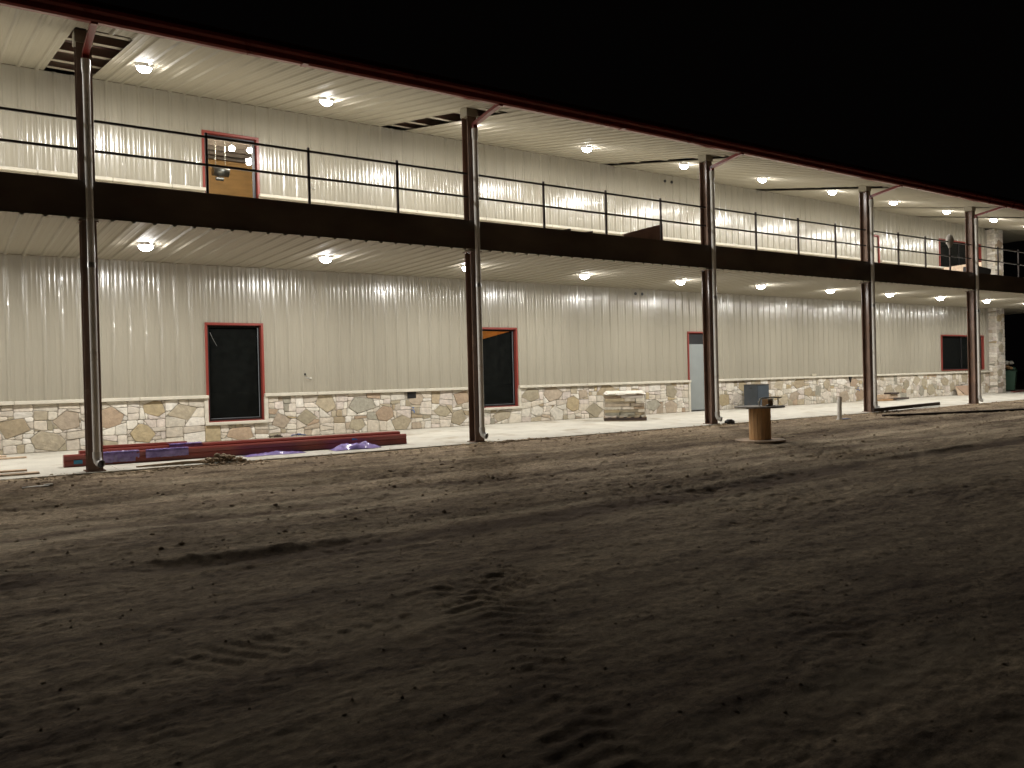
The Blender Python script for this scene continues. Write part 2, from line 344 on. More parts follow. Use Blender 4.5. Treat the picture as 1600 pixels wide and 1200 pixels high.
# ------------------------------------------------------------------ the building
bld = thing('metal_building', 'long two storey beige metal building with stone base and covered veranda', 'building', (0, 0, 0))
def rib(x):      # panel profile, 0 at pan, positive outwards
    u = (x/P) % 1.0*P
    return u
def _prof():
    base = [(0, 0), (.026, .030), (.060, .030), (.086, 0), (.140, .0), (.152, .0035), (.166, .0035), (.178, 0), (.240, 0), (.252, .0035), (.266, .0035), (.278, 0)]
    out = []; n = len(base)
    for i in range(n):
        (x, h), (xp, hp), (xn, hn) = base[i], base[i-1], base[(i+1) % n]
        if i == 0: xp -= P
        if i == n-1: xn += P
        lp, ln = math.hypot(x-xp, h-hp), math.hypot(xn-x, hn-h); t = min(.003, .3*lp, .3*ln)
        out += [(x-(x-xp)/lp*t, h-(h-hp)/lp*t), (x+(xn-x)/ln*t, h+(hn-h)/ln*t)]
        if ln > .05 and h < .001:      # pans bow slightly
            for k in range(1, 5): u = k/5; out.append((x+t+(xn-x-2*t)*u, -.0008*math.sin(math.pi*u)))
    return [(x % P if x < 0 else x, h) for x, h in sorted(out)]
PROF = _prof()
def profile(x0, x1):
    pts = []; k = math.floor(x0/P)-1
    while k*P < x1+P:
        for u, h in sorted(PROF): pts.append((k*P+u, h))
        k += 1
    ins = [p for p in pts if x0 < p[0] < x1]
    def at(x):
        for (a, ha), (c, hc) in zip(pts[:-1], pts[1:]):
            if a <= x <= c: return ha+(hc-ha)*(x-a)/(c-a+1e-9)
        return 0
    return [(x0, at(x0))]+ins+[(x1, at(x1))]
def siding(b, x0, x1, z0, z1, y=YW, zcuts=()):
    pr = profile(x0, x1); zs = [z0]+[z for z in zcuts if z0 < z < z1]+[z1]
    n = len(pr); vs = [(x, y-h, z) for z in zs for x, h in pr]
    b.poly(vs, [(j*n+i, j*n+i+1, (j+1)*n+i+1, (j+1)*n+i) for j in range(len(zs)-1) for i in range(n-1)], smooth=True)
def cut_wall(b, x0, x1, z0, z1, holes, fn):
    xs = sorted(holes); cur = x0
    for hx0, hx1, hz0, hz1 in xs:
        fn(b, cur, hx0, z0, z1)
        if hz0 > z0: fn(b, hx0, hx1, z0, hz0)
        if hz1 < z1: fn(b, hx0, hx1, hz1, z1)
        cur = hx1
    fn(b, cur, x1, z0, z1)
LOW = [(3.38, 4.66, .47, 2.76), (10.93, 12.22, .50, 2.76), (19.52, 20.52, .02, 2.74), (36.2, 40.03, 1.19, 2.78)]
UPP = [(3.43, 4.67, 5.0, 7.28), (30.15, 31.24, DECK, 6.98), (36.2, 39.95, 5.93, 7.22)]
b = MB(); cut_wall(b, XL, 40.47, 1.0, SOFZ+.03, LOW, siding); b.build('lower_siding', WALL, bld)
b = MB(); cut_wall(b, XL, 40.47, DECK, usz(YW)+.02, UPP, siding); b.build('upper_siding', WALL, bld)
# siding screws: rows of tiny fasteners on the pans
b = MB()
for zz in (1.9, 3.72, 6.35, 7.75):
    for k in range(int(XL/P)+1, int(40.4/P)):
        x = k*P+.115
        if not any(h[0]-.1 < x < h[1]+.1 and h[2] < zz < h[3] for h in LOW+UPP): b.box(x-.007, x+.007, YW-.006, YW, zz-.007, zz+.007)
b.build('siding_screws', mat('screw_paint', (.30, .28, .23), .7), bld)['kind'] = 'stuff'
# solid body behind the siding
b = MB()
def backing(b, x0, x1, z0, z1): b.box(x0, x1, YW+.005, YW+.16, z0, z1)
cut_wall(b, XL, XC-.06, .0, SOFZ+.3, LOW, backing); cut_wall(b, XL, XC-.06, DECK-.2, 8.05, UPP, backing)
b.box(XC-.2, XC-.04, YW+.17, 16, 0, 8.2); b.box(XL, XL+.15, YW+.17, 16, 0, 8.2); b.box(XL, XC-.05, 16.0, 16.15, 0, 8.2)
b.build('inner_wall', DARK, bld)
b = MB(); b.box(XL+.16, XC-.21, YW+.17, 15.99, SOFZ+.05, SOFZ+.5); b.build('inner_floor', DARK, bld)
b = MB(); pr = [(y, z) for y, z in [(4.83, 0), (16.1, 0), (16.1, 4.1), (4.83, 4.1)]]
b.poly([(XC-.03, 4.9, 0), (XC-.03, 16.1, 0), (XC-.03, 16.1, 8.2), (XC-.03, 4.9, 8.2)], [(0, 1, 2, 3)]); b.build('end_siding', WALL, bld)

# stonework
def clip(poly, nx_, nz_, c):      # keep n.p <= c
    out = []
    for i in range(len(poly)):
        a, d = poly[i], poly[(i+1) % len(poly)]; fa = nx_*a[0]+nz_*a[1]-c; fd = nx_*d[0]+nz_*d[1]-c
        if fa <= 0: out.append(a)
        if (fa < 0 < fd) or (fd < 0 < fa): t = fa/(fa-fd); out.append((a[0]+(d[0]-a[0])*t, a[1]+(d[1]-a[1])*t))
    return out
def area(p): return abs(sum(p[i][0]*p[(i+1) % len(p)][1]-p[(i+1) % len(p)][0]*p[i][1] for i in range(len(p))))/2
def inset(poly, d):
    s = sum(poly[i][0]*poly[(i+1) % len(poly)][1]-poly[(i+1) % len(poly)][0]*poly[i][1] for i in range(len(poly)))
    if s < 0: poly = poly[::-1]
    out = list(poly)
    for i in range(len(poly)):
        a, c = poly[i], poly[(i+1) % len(poly)]; ex, ez = c[0]-a[0], c[1]-a[1]; L = math.hypot(ex, ez)
        if L < 1e-5: continue
        nx_, nz_ = ez/L, -ex/L
        out = clip(out, nx_, nz_, nx_*a[0]+nz_*a[1]-d)
        if len(out) < 3: return []
    return out
def split(poly, out, rs, lim=None):
    if lim is None: lim = .035+.10*rs.random()**1.5
    A = area(poly)
    if A < lim*1.05 or len(poly) < 3:
        out.append(poly); return
    cx = sum(p[0] for p in poly)/len(poly); cz = sum(p[1] for p in poly)/len(poly)
    w_ = max(p[0] for p in poly)-min(p[0] for p in poly); h_ = max(p[1] for p in poly)-min(p[1] for p in poly)
    jit = rs.gauss(0, .07) if A > .22 else rs.gauss(0, .10)
    ang = (0 if w_ > h_*1.5 else math.pi/2)+jit
    nx_, nz_ = math.cos(ang), math.sin(ang); t = rs.uniform(-.2, .2)
    c = nx_*(cx+t*w_)+nz_*(cz+t*h_)
    for P2 in (clip(poly, nx_, nz_, c), clip(poly, -nx_, -nz_, -c)):
        if len(P2) < 3: continue
        l2 = None if A > .22 else lim
        split(P2, out, rs, l2)
CREAM = [(.62, .57, .48), (.67, .63, .55), (.57, .51, .42), (.64, .58, .50), (.55, .49, .41), (.70, .66, .59), (.62, .55, .49)]
TAN = [(.40, .34, .24), (.36, .315, .225), (.42, .34, .21), (.33, .31, .25), (.40, .33, .25), (.37, .30, .20), (.40, .30, .21), (.44, .38, .28)]
def roundc(poly, rs, gap):
    p = inset(poly, gap)
    if len(p) < 3: return []
    out = []
    for i in range(len(p)):     # nip the corners
        a, m_, c = p[i-1], p[i], p[(i+1) % len(p)]
        for o_ in (a, c):
            L = math.hypot(o_[0]-m_[0], o_[1]-m_[1]); t = min(.35, rs.uniform(.012, .035)/max(L, .01)); out.append((m_[0]+(o_[0]-m_[0])*t+rs.uniform(-.003, .003), m_[1]+(o_[1]-m_[1])*t+rs.uniform(-.003, .003)))
    return out
def bigstones(u0, u1, z0, z1, rs):
    out = []
    for _ in range(int((u1-u0)*60)):
        rx, rz = rs.uniform(.21, .38), rs.uniform(.15, .26); rz = min(rz, (z1-z0)*.46)
        cx, cz = rs.uniform(u0+rx, max(u0+rx+.001, u1-rx)), rs.uniform(z0+rz*.8, max(z0+rz*.8+.001, z1-rz*.8))
        if u1-u0 < .6: break
        if all(math.hypot((cx-o_[0])/1.25, cz-o_[1]) > (rx+o_[2])*.80+.02 for o_ in out) and len(out) < (u1-u0)*1.75*(z1-z0): out.append((cx, cz, rx, rz))
    res = []
    for cx, cz, rx, rz in out:
        n = rs.choice((4, 5, 5, 6)); ph = rs.uniform(0, 6.28); p = [(cx+rx*1.1*math.cos(ph+2*math.pi*k/n+rs.uniform(-.22, .22)), cz+rz*1.1*math.sin(ph+2*math.pi*k/n+rs.uniform(-.22, .22))) for k in range(n)]
        for nx_, nz_, c in ((1, 0, u1), (-1, 0, -u0), (0, 1, z1), (0, -1, -z0)): p = clip(p, nx_, nz_, c)
        if len(p) > 2: res.append(p)
    return res
def edges(p):
    n = len(p); sgn = 1 if sum(p[i][0]*p[(i+1) % n][1]-p[(i+1) % n][0]*p[i][1] for i in range(n)) > 0 else -1; E = []
    for i in range(n):
        a, c = p[i], p[(i+1) % n]; ex, ez = c[0]-a[0], c[1]-a[1]; L = math.hypot(ex, ez)
        if L > 1e-5: nx_, nz_ = sgn*ez/L, -sgn*ex/L; E.append((nx_, nz_, nx_*a[0]+nz_*a[1]))
    return E
def subtract(q_, p):
    inside = q_
    for nx_, nz_, c in edges(p):
        inside = clip(inside, nx_, nz_, c)
        if len(inside) < 3: return [q_]
    if area(inside) < 1e-4: return [q_]
    rem, out, E = q_, [], edges(p)
    while E and len(rem) > 2:
        sc_ = [(area(clip(rem, -e[0], -e[1], -e[2])) if len(clip(rem, -e[0], -e[1], -e[2])) > 2 else 0, k) for k, e in enumerate(E)]
        a_, k = max(sc_); e = E.pop(k)
        if a_ < 5e-4: continue
        out.append(clip(rem, -e[0], -e[1], -e[2])); rem = clip(rem, *e)
    return out
def stones(b, u0, u1, z0, z1, place, seed, holes=()):
    rs = random.Random(seed); polys = []; u = u0
    while u < u1-.01:
        st = min(1.3, u1-u)
        if u1-u-st < .5: st = u1-u
        split([(u, z0), (u+st, z0), (u+st, z1), (u, z1)], polys, rs); u += st
    B = bigstones(u0, u1, z0, z1, rs)
    for bp_ in B:
        nw = []
        for p in polys: nw += subtract(p, bp_)
        polys = nw
    polys = [(p, False) for p in polys if area(p) > .0016]+[(p, True) for p in B]
    for p, big in polys:
        if any(hx0 < sum(q_[0] for q_ in p)/len(p) < hx1 and hz0 < sum(q_[1] for q_ in p)/len(p) < hz1 for hx0, hx1, hz0, hz1 in holes): continue
        col = rs.choice(TAN if (rs.random() < (.93 if big else .16)) else CREAM); k = rs.uniform(.85, 1.1); col = tuple(min(1, c*k) for c in col)
        q0 = roundc(p, rs, .0045)
        if len(q0) < 3: continue
        d = rs.uniform(.012, .030) if not big else rs.uniform(.014, .024); n = len(q0)
        cx = sum(a[0] for a in q0)/n; cz = sum(a[1] for a in q0)/n
        q1 = [(cx+(a[0]-cx)*.86, cz+(a[1]-cz)*.86) if math.hypot(a[0]-cx, a[1]-cz) < .1 else (a[0]-(a[0]-cx)/math.hypot(a[0]-cx, a[1]-cz)*.014, a[1]-(a[1]-cz)/math.hypot(a[0]-cx, a[1]-cz)*.014) for a in q0]
        tx, tz = rs.uniform(-.05, .05), rs.uniform(-.05, .05)
        vs = [place(a[0], a[1], 0) for a in q0]+[place(a[0], a[1], d*.55) for a in q0]+[place(a[0], a[1], d+(a[0]-cx)*tx+(a[1]-cz)*tz) for a in q1]+[place(cx, cz, d+.004)]
        F = [(i, (i+1) % n, n+(i+1) % n, n+i) for i in range(n)]+[(n+i, n+(i+1) % n, 2*n+(i+1) % n, 2*n+i) for i in range(n)]+[(2*n+i, 2*n+(i+1) % n, 3*n) for i in range(n)]
        b.poly(vs, F, col=col)
FP = lambda u, z, d: (u, YS+.02-d, z)
b = MB(); sd = 5
REG = [(XL, 3.27, 0, 1.02), (3.27, 4.77, 0, .385), (4.77, 10.82, 0, 1.02), (10.82, 12.33, 0, .41), (12.33, 19.40, 0, 1.02), (20.64, 40.46, 0, 1.02)]
for u0, u1, z0, z1 in REG: stones(b, u0, u1, z0, z1, FP, sd, holes=[(8.55, 8.85, .84, 1.02)]); sd += 3
wain = b.build('stone_wainscot', STONE, bld)
b = MB()
for u0, u1, z0, z1 in REG: b.box(u0, u1, YS+.018, YW+.004, z0-.05, z1)
b.build('mortar_bed', MORT, wain)
b = MB(); rs = random.Random(3)
def ledge(b, x0, x1, z, ya, yb, th=.075):
    x = x0
    while x < x1-.01:
        l = rs.uniform(1.0, 1.7); l = x1-x if x1-x-l < .5 else l
        b.box(x+.003, x+l-.003, ya+rs.uniform(-.004, .004), yb, z-th, z+rs.uniform(-.003, .003), ch=.008); x += l
for u0, u1 in ((XL, 3.36), (4.68, 10.91), (12.25, 19.49), (20.56, 40.44)): b = MB(); ledge(b, u0, u1, 1.095, YS-.07, YW+.003); b.build('limestone_cap', LIME, bld)

for u0, u1, z in ((3.27, 4.77, .455), (10.82, 12.33, .485)): b = MB(); ledge(b, u0, u1, z, YS-.06, YW+.003, .07); b.build('limestone_sill', LIME, bld)
for x, z0 in ((3.31, .456), (4.72, .456), (10.86, .486), (12.28, .486), (19.45, 0), (20.6, 0)): b = MB(); b.box(x-.045, x+.045, YS-.025, YW+.003, z0, 1.018, ch=.008); b.build('limestone_jamb', LIME, bld)
b = MB()
for u0, u1 in ((XL, 3.42), (4.68, 30.1), (31.3, 40.44)):
    ledge(b, u0, u1, 5.955, YS-.07, YW+.003); b.box(u0, u1, YS+.02, YW+.003, DECK, 5.875)
b.build('upper_limestone_cap', LIME, bld)
# corner pier
b = MB(); X0, X1, Y0, Y1 = 40.45, XC, 4.2, 4.95
for z0, z1 in ((0, SOFZ), (DECK, usz(Y0))):
    b = MB(); stones(b, X0, X1, z0, z1, lambda u, z, d: (u, Y0-d+.02, z), 50); stones(b, Y0, Y1, z0, z1, lambda u, z, d: (X1+d-.02, u, z), 52)
    stones(b, Y0, YS, z0, z1, lambda u, z, d: (X0-d+.02, u, z), 53)
    pier = b.build('stone_pier', STONE, bld)
    b = MB(); b.box(X0+.018, X1-.018, Y0+.018, Y1, z0-.05*(z0 == 0), z1); b.build('mortar_core', MORT, pier)

# windows and doors
def opening(x0, x1, z0, z1, name, sill=True, mull=0, film=0, bead=True, frame=.045):
    b = MB(); o = .05; y0 = YW-.045; y1 = YW+.10
    b.box(x0-o, x1+o, y0, YW+.02, z1-.005, z1+o); b.box(x0-o, x0+.005, y0, YW+.02, z0 if sill else z0, z1-.006); b.box(x1-.005, x1+o, y0, YW+.02, z0, z1-.006)
    if sill: b.box(x0-o, x1+o, y0, YW+.02, z0-.028, z0-.001)
    b.box(x0, x0+.012, YW+.021, y1, z0, z1-.013); b.box(x1-.012, x1, YW+.021, y1, z0, z1-.013); b.box(x0, x1, YW+.021, y1, z1-.012, z1)
    if sill: b.box(x0+.013, x1-.013, YW+.021, y1, z0, z0+.012)
    w_ = b.build(name, RED, bld)
    b = MB(); yf0, yf1 = YW+.06, YW+.105; f = frame; a0, a1, c0, c1 = x0+.013, x1-.013, z0+.013, z1-.013
    b.box(a0, a0+f, yf0, yf1, c0, c1); b.box(a1-f, a1, yf0, yf1, c0, c1); b.box(a0+f, a1-f, yf0, yf1, c1-f, c1); b.box(a0+f, a1-f, yf0, yf1, c0, c0+f)
    for k in range(mull):
        xm = a0+(a1-a0)*(k+1)/(mull+1); b.box(xm-.035, xm+.035, yf0+.002, yf1-.002, c0+f, c1-f)
    b.build('frame', BLACK, w_)
    b = MB(); b.poly([(a0+f*.6, yf1-.02, c0+f*.6), (a1-f*.6, yf1-.02, c0+f*.6), (a1-f*.6, yf1-.02, c1-f*.6), (a0+f*.6, yf1-.02, c1-f*.6)], [(0, 1, 2, 3)]); b.build('pane', GLASS, w_)
    if bead:
        b = MB(); t = .008; b.box(a1-f-t, a1-f, yf0-.004, yf0+.01, c0+f, c1-f); b.box(a0+f, a1-f-t-.001, yf0-.004, yf0+.01, c0+f, c0+f+t); b.build('glazing_bead', GREYF, w_)
    if film:
        b = MB(); yy = yf1+.02; zr = z1+.02; zl = z1-film
        b.poly([(x0, yy, z0), (x1, yy, z0), (x1, yy, zr if film < .01 else z1-.03), (x0, yy, zr if film < .01 else zl)], [(0, 1, 2, 3)]); b.build('black_film', FILM, w_)
    return w_
w1 = opening(*LOW[0], 'window', film=.001); w2 = opening(*LOW[1], 'window', film=.34)
w3 = opening(*LOW[3], 'window', mull=1, bead=False, film=.001)
uw1 = opening(*UPP[0], 'window', frame=.07); uw3 = opening(*UPP[2], 'window', mull=1, bead=False, film=.001)
b = MB(); b.tube([(3.47, YW+.055, 2.58), (3.52, YW+.05, 2.45), (3.62, YW+.055, 2.26)], .004, 6); b.build('loose_wire', GALV, w1)
for (x0, x1, z0, z1), lm, tr in ((LOW[2], DOORM, .36), (UPP[1], DOORC, 0)):
    b = MB(); o = .045; b.box(x0-o, x1+o, YW-.045, YW+.02, z1, z1+o); b.box(x0-o, x0, YW-.045, YW+.1, z0 if z0 < 1 else z0, z1-.001); b.box(x1, x1+o, YW-.045, YW+.1, z0, z1-.001); b.box(x0+.001, x1-.001, YW+.02, YW+.1, z1-.03, z1-.001)
    d = b.build('door', RED, bld)
    b = MB(); b.box(x0+.012, x1-.012, YW+.03, YW+.075, z0+.02, z1-.035-tr, ch=.004); lf = b.build('door_leaf', lm, d)
    b = MB(); b.tube([(x1-.1, YW+.03, z0+1.0), (x1-.1, YW-.03, z0+1.0), (x1-.22, YW-.03, z0+1.0)], .012, 8); b.build('door_handle', GALV, d)
    if tr:
        b = MB(); b.box(x0+.012, x1-.012, YW+.06, YW+.07, z1-.03-tr+.001, z1-.032); b.build('transom_pane', BLACK, d)

# wall fittings
def fit(name, label, cat, mb, m, group=None): return tag(mb.build(name, m), label, cat, group)
for x, z in ((17.08, 4.0), (17.38, 4.0), (18.56, 7.88), (18.88, 7.88)): MB().tube([(x, YW-.033, z), (x, YW-.01, z)], .05, 14).build('vent_hole', BLACK, bld)
b = MB(); b.box(8.57, 8.83, YS-.005, YS+.016, .84, 1.015); b.build('wall_recess', BLACK, bld)
def bib(x, z, lab):
    t = thing('hose_bib', lab, 'tap', (x, YS-.02, z), 0, 'taps on the stone base')
    MB().tube([(0, .02, 0), (0, -.07, 0), (0, -.11, -.03), (0, -.12, -.07)], .016, 8).build('spout', NAVY, t)
    MB().tube([(0, -.05, .01), (0, -.055, .06)], .008, 6).build('stem', GALV, t)
    MB().tube([(0, -.06, .06), (0, -.065, .075)], .035, 10).build('hand_wheel', NAVY, t)
bib(8.69, .52, 'blue tap on the stone base left of the second column'); bib(29.3, .50, 'blue tap on the stone base between the fourth and fifth columns')
b = MB(); b.prism([(28.74, YS-.075, 1.018), (28.9, YS-.075, 1.018), (28.86, YS-.075, .90), (28.82, YS-.075, .80)], (0, .06, 0)); fit('wall_bracket', 'small dark wedge shaped bracket under the limestone ledge', 'bracket', b, BLACK)
def outlet(x, z, lab):
    t = thing('outlet_stub', lab, 'electrical stub', (x, YW-.03, z), 0, 'wiring stubs on the siding')
    MB().box(-.02, .02, 0, .025, .05, .10).build('hole_cover', BLACK, t)
    MB().tube([(.02, .01, 0), (.03, -.03, -.01), (.08, -.04, -.03), (.12, -.02, -.05)], .008, 6).build('wire', GALV, t)
    MB().box(.12, .17, 0, .025, -.04, 0).build('plate', WHITE, t)
outlet(5.74, 1.47, 'loose wiring stub on the lower siding right of the tall window'); outlet(5.98, 6.28, 'loose wiring stub on the upper siding right of the lit window')
b = MB(); b.box(26.35, 26.62, YW-.09, YW-.034, 1.10, 1.19, ch=.01); fit('junction_box', 'small cream junction box standing on the limestone ledge', 'junction box', b, TRIMB)

# soffits, closures
def soffit(b, x0, x1, y0, y1, zf):
    pr = profile(x0, x1); n = len(pr)
    b.poly([(x, y, zf(y)-h+.03) for y in (y0, y1) for x, h in pr], [(i, n+i, n+i+1, i+1) for i in range(n-1)])
b = MB(); soffit(b, XL, XR, -.028, YW, lambda y: SOFZ-.030); soffit(b, XC, XR, YW, 9, lambda y: SOFZ-.030); b.build('lower_soffit', SOFF, bld)
GAPS = [(.18, 1.05), (7.98, 8.72), (15.66, 16.25), (23.2, 23.6), (29.95, 30.5), (34.2, 34.75), (41.4, 41.8)]
b = MB(); c = XL
for a, e in GAPS+[(XR, XR)]:
    soffit(b, c, a, -1.04, YW, usz); c = e
for a, e in GAPS: soffit(b, a, e, -1.04, -.38, usz)
soffit(b, XC, XR, YW, 9, lambda y: usz(YW)); b.build('upper_soffit', SOFF, bld)
b = MB()
for yy in (.1, 1.05, 2.3, 3.5, 4.45):
    z = usz(yy)+.07; b.box(XL, XR, yy-.1, yy+.0, z, z+.006); b.box(XL, XR, yy+.001, yy+.007, z, z+.2); b.box(XL, XR, yy+.008, yy+.1, z+.194, z+.2)
b.build('roof_purlin', SOFF, bld)
b = MB(); b.poly([(XL, -1.05, usz(-1.05)+.3), (XR, -1.05, usz(-1.05)+.3), (XR, 10.5, usz(10.5)+.3), (XL, 10.5, usz(10.5)+.3), (XL, -1.05, usz(-1.05)+.36), (XR, -1.05, usz(-1.05)+.36), (XR, 10.5, usz(10.5)+.36), (XL, 10.5, usz(10.5)+.36)], [(0, 3, 2, 1), (4, 5, 6, 7), (0, 1, 5, 4), (1, 2, 6, 5), (3, 0, 4, 7)])
b.poly([(XL, 10.5, usz(10.5)+.3), (XR, 10.5, usz(10.5)+.3), (XR, 20, usz(1)+.3), (XL, 20, usz(1)+.3)], [(0, 1, 2, 3)])
b.build('roof', RED3, bld)
for x in COLX:
    b = MB(); b.box(x-.14, x+.14, -.02, .26, usz(0)-.14, usz(.26)+.02, ch=.004); b.build('column_boxing', SOFF, bld)
# gutter
b = MB(); gp = [(-1.035, 7.35), (-1.035, 7.035), (-1.13, 7.03), (-1.165, 7.06), (-1.17, 7.15), (-1.20, 7.19), (-1.205, 7.245), (-1.185, 7.245), (-1.18, 7.20), (-1.05, 7.10), (-1.05, 7.35)]
n = len(gp)
xs = [XL]+[COLX[k]+3.4 for k in range(0, 7)]+[XR]
for a, e in zip(xs[:-1], xs[1:]):
    b.poly([(a, y, z) for y, z in gp]+[(e, y, z) for y, z in gp], [(i, (i+1) % n, n+(i+1) % n, n+i) for i in range(n)]+[tuple(range(n)), tuple(range(2*n-1, n-1, -1))])
    b.box(e-.05, e+.05, -1.212, -1.036, 7.022, 7.03)
b.build('gutter', RED2, bld)
# rake / end trim
b = MB(); b.poly([(XR+.002, -1.03, 7.0), (XR+.002, 9, usz(9)-.04), (XR+.002, 9, usz(9)+.38), (XR+.002, -1.03, 7.38)], [(0, 1, 2, 3)]); b.build('rake_trim', RED2, bld)

# veranda beam
b = MB()
def ibeam_x(b, x0, x1, y, z0, z1, fw=.20, tf=.018):
    b.box(x0, x1, y, y+fw, z0, z0+tf); b.box(x0, x1, y, y+fw, z1-tf, z1); b.box(x0, x1, y+.012, y+.03, z0+tf, z1-tf)
ibeam_x(b, XL, XR, -.02, SOFZ+.004, 4.80)
for k in range(len(COLX)-1): b.box(COLX[k]-.006, COLX[k]+.006, -.018, .011, SOFZ+.023, 4.781)
b.box(XR-.2, XR, .19, 9, SOFZ+.034, 4.80)
b.build('veranda_beam', BEAM, bld)
b = MB(); b.box(XL, XR-.21, .185, YW+.003, DECK-.12, DECK); b.box(XC-.04, XR-.21, YW+.01, 9, DECK-.12, DECK); b.build('upper_deck', CONC, bld)

# columns (wide flange sections), base and cap plates, downspouts
def column(x, y=0.0):
    w_, d_, tf, tw = .235, .25, .016, .012
    for z0, z1 in ((4.801, usz(y)+.05), (-.16, SOFZ-.056)):
        b = MB()
        b.box(x-w_/2, x+w_/2, y, y+tf, z0, z1); b.box(x-w_/2, x+w_/2, y+d_-tf, y+d_, z0, z1); b.box(x-tw/2, x+tw/2, y+tf, y+d_-tf, z0, z1)
        c_ = b.build('column', STEEL, bld)
    b = MB(); b.box(x-.15, x+.15, y-.035, y+.29, SOFZ-.055, SOFZ-.034); b.build('cap_plate', STEEL, c_)
    b = MB(); b.box(x-.155, x+.155, y-.04, y+.30, -.13, -.05, ch=.004); b.build('base_plate', STEEL, c_)
def downspout(x, y=0.0):
    yp = y-.085
    b = MB(); b.tube([(x, yp, 6.60), (x, yp, .20), (x, yp, .14), (x+.012, yp-.02, .095), (x+.03, yp-.05, .07), (x+.045, yp-.09, .062)], [.058]*6, 16, cap=False)
    p_ = b.build('downspout', PVC, bld)
    b = MB(); b.tube([(x, yp, 6.80), (x, yp, 6.62), (x, yp, 6.55)], [.072, .070, .060], 14, cap=False); b.build('coupling', PVCW, p_)
    b = MB(); b.tube([(x, yp, .26), (x, yp, .17), (x+.012, yp-.022, .105), (x+.03, yp-.055, .075), (x+.05, yp-.10, .065)], .068, 14, cap=False)
    b.build('elbow', PVCW, p_)
    b = MB(); b.tube([(x, yp, 3.42), (x, yp, 3.34)], .064, 14); b.build('pipe_strap', GALV, p_)
    b = MB(); b.tube([(x+.046, yp-.085, .063), (x+.047, yp-.086, .063)], .060, 14); b.build('pipe_mouth', BLACK, p_)
    b = MB(); s_ = .05
    def sq(pa, pb):
        pa, pb = Vector(pa), Vector(pb); d = (pb-pa).normalized(); a = Vector((1, 0, 0)); c2 = d.cross(a).normalized()
        q_ = [(s_, s_*.75), (-s_, s_*.75), (-s_, -s_*.75), (s_, -s_*.75)]
        b.poly([pa+a*u+c2*v for u, v in q_]+[pb+a*u+c2*v for u, v in q_], [(0, 1, 5, 4), (1, 2, 6, 5), (2, 3, 7, 6), (3, 0, 4, 7), (0, 3, 2, 1), (4, 5, 6, 7)])
    sq((x, yp, 6.76), (x, yp, 6.93)); sq((x, yp+.01, 6.90), (x, -1.09, 7.05)); sq((x, -1.10, 7.00), (x, -1.10, 7.12)); b.build('offset_leader', RED2, p_)
for i, x in enumerate(COLX): column(x); downspout(x+.012)
column(XR-.15, 7.5)

# railing, one run per bay
POSTS = [[-5.37, -3.46, -1.55], [2.3, 4.22, 6.13], [9.92, 11.84, 13.72], [17.5, 19.44, 21.30], [24.83, 26.53, 28.17], [31.72, 33.38, 35.0], [38.3, 40.1, 41.8]]
for k, ps in enumerate(POSTS):
    a, e = COLX[k]+.13, COLX[k+1]-.13
    b = MB(); b.box(a, e, .028, .072, 5.808, 5.85, ch=.004); r_ = b.build('railing', RAILM, bld)
    b = MB(); b.box(a, e, .028, .072, 5.302, 5.344, ch=.004); b.build('mid_rail', RAILM, r_)
    for x in ps:
        b = MB(); b.box(x-.022, x+.022, .026, .074, 4.80, 5.90, ch=.003); b.build('post', RAILM, r_)
b = MB(); b.box(COLX[-1]+.13, XR, .03, .068, 5.812, 5.85); b.build('railing', RAILM, bld)

# upper lit room behind the left window
b = MB(); b.box(2.0, 9.0, 9.0, 9.1, 4.9, 8.0); b.box(1.9, 2.0, 4.9, 9.0, 4.9, 8.0); b.box(9.0, 9.1, 4.9, 9.0, 4.9, 8.0); b.build('room_wall', PLY, bld)
b = MB(); b.box(2.0, 9.0, 4.85, 9.0, 8.0, 8.05)
for k in range(9): b.box(2.0, 9.0, 5.1+k*.45, 5.14+k*.45, 7.78, 7.999)
b.build('room_ceiling', PLYD, bld)
for i, (x, y, z) in enumerate([(4.47, 6.0, 7.38), (4.93, 6.0, 7.39)]):
    t = thing('hanging_bulb', ('left' if i == 0 else 'right')+' one of two bare bulbs behind the lit upper window', 'light bulb', (x, y, z), 0, 'bare bulbs in the upper room')
    b = MB(); b.tube([(0, 0, -.065), (0, 0, -.055), (0, 0, -.03), (0, 0, 0), (0, 0, .035), (0, 0, .06)], [.02, .05, .072, .078, .055, .022], 14); b.build('bulb', BULB, t)
    b = MB(); b.tube([(0, 0, .06), (0, 0, .11)], .022, 10); b.tube([(0, 0, .11), (0, 0, .6)], .006, 6); b.build('cord', BLACK, t)
t = thing('ventilation_unit', 'shiny grey metal drum hanging in the lit upper room', 'ventilation unit', (4.17, 6.0, 6.74))
b = MB(); b.tube([(-.2, 0, .02), (-.19, 0, .02), (.19, 0, .02), (.21, 0, .02)], [.10, .135, .135, .10], 20); b.build('drum', GALV, t)
b = MB(); b.tube([(-.14, -.05, -.19), (.05, -.05, -.19)], [.05, .05], 12); b.tube([(-.05, 0, -.1), (-.05, -.04, -.17)], .03, 8); b.build('motor', GALV, t)
b = MB()
for x in (-.12, .12): b.tube([(x, 0, .13), (x, 0, 1.24)], .006, 6)
b.build('hanger_rod', GALV, t)
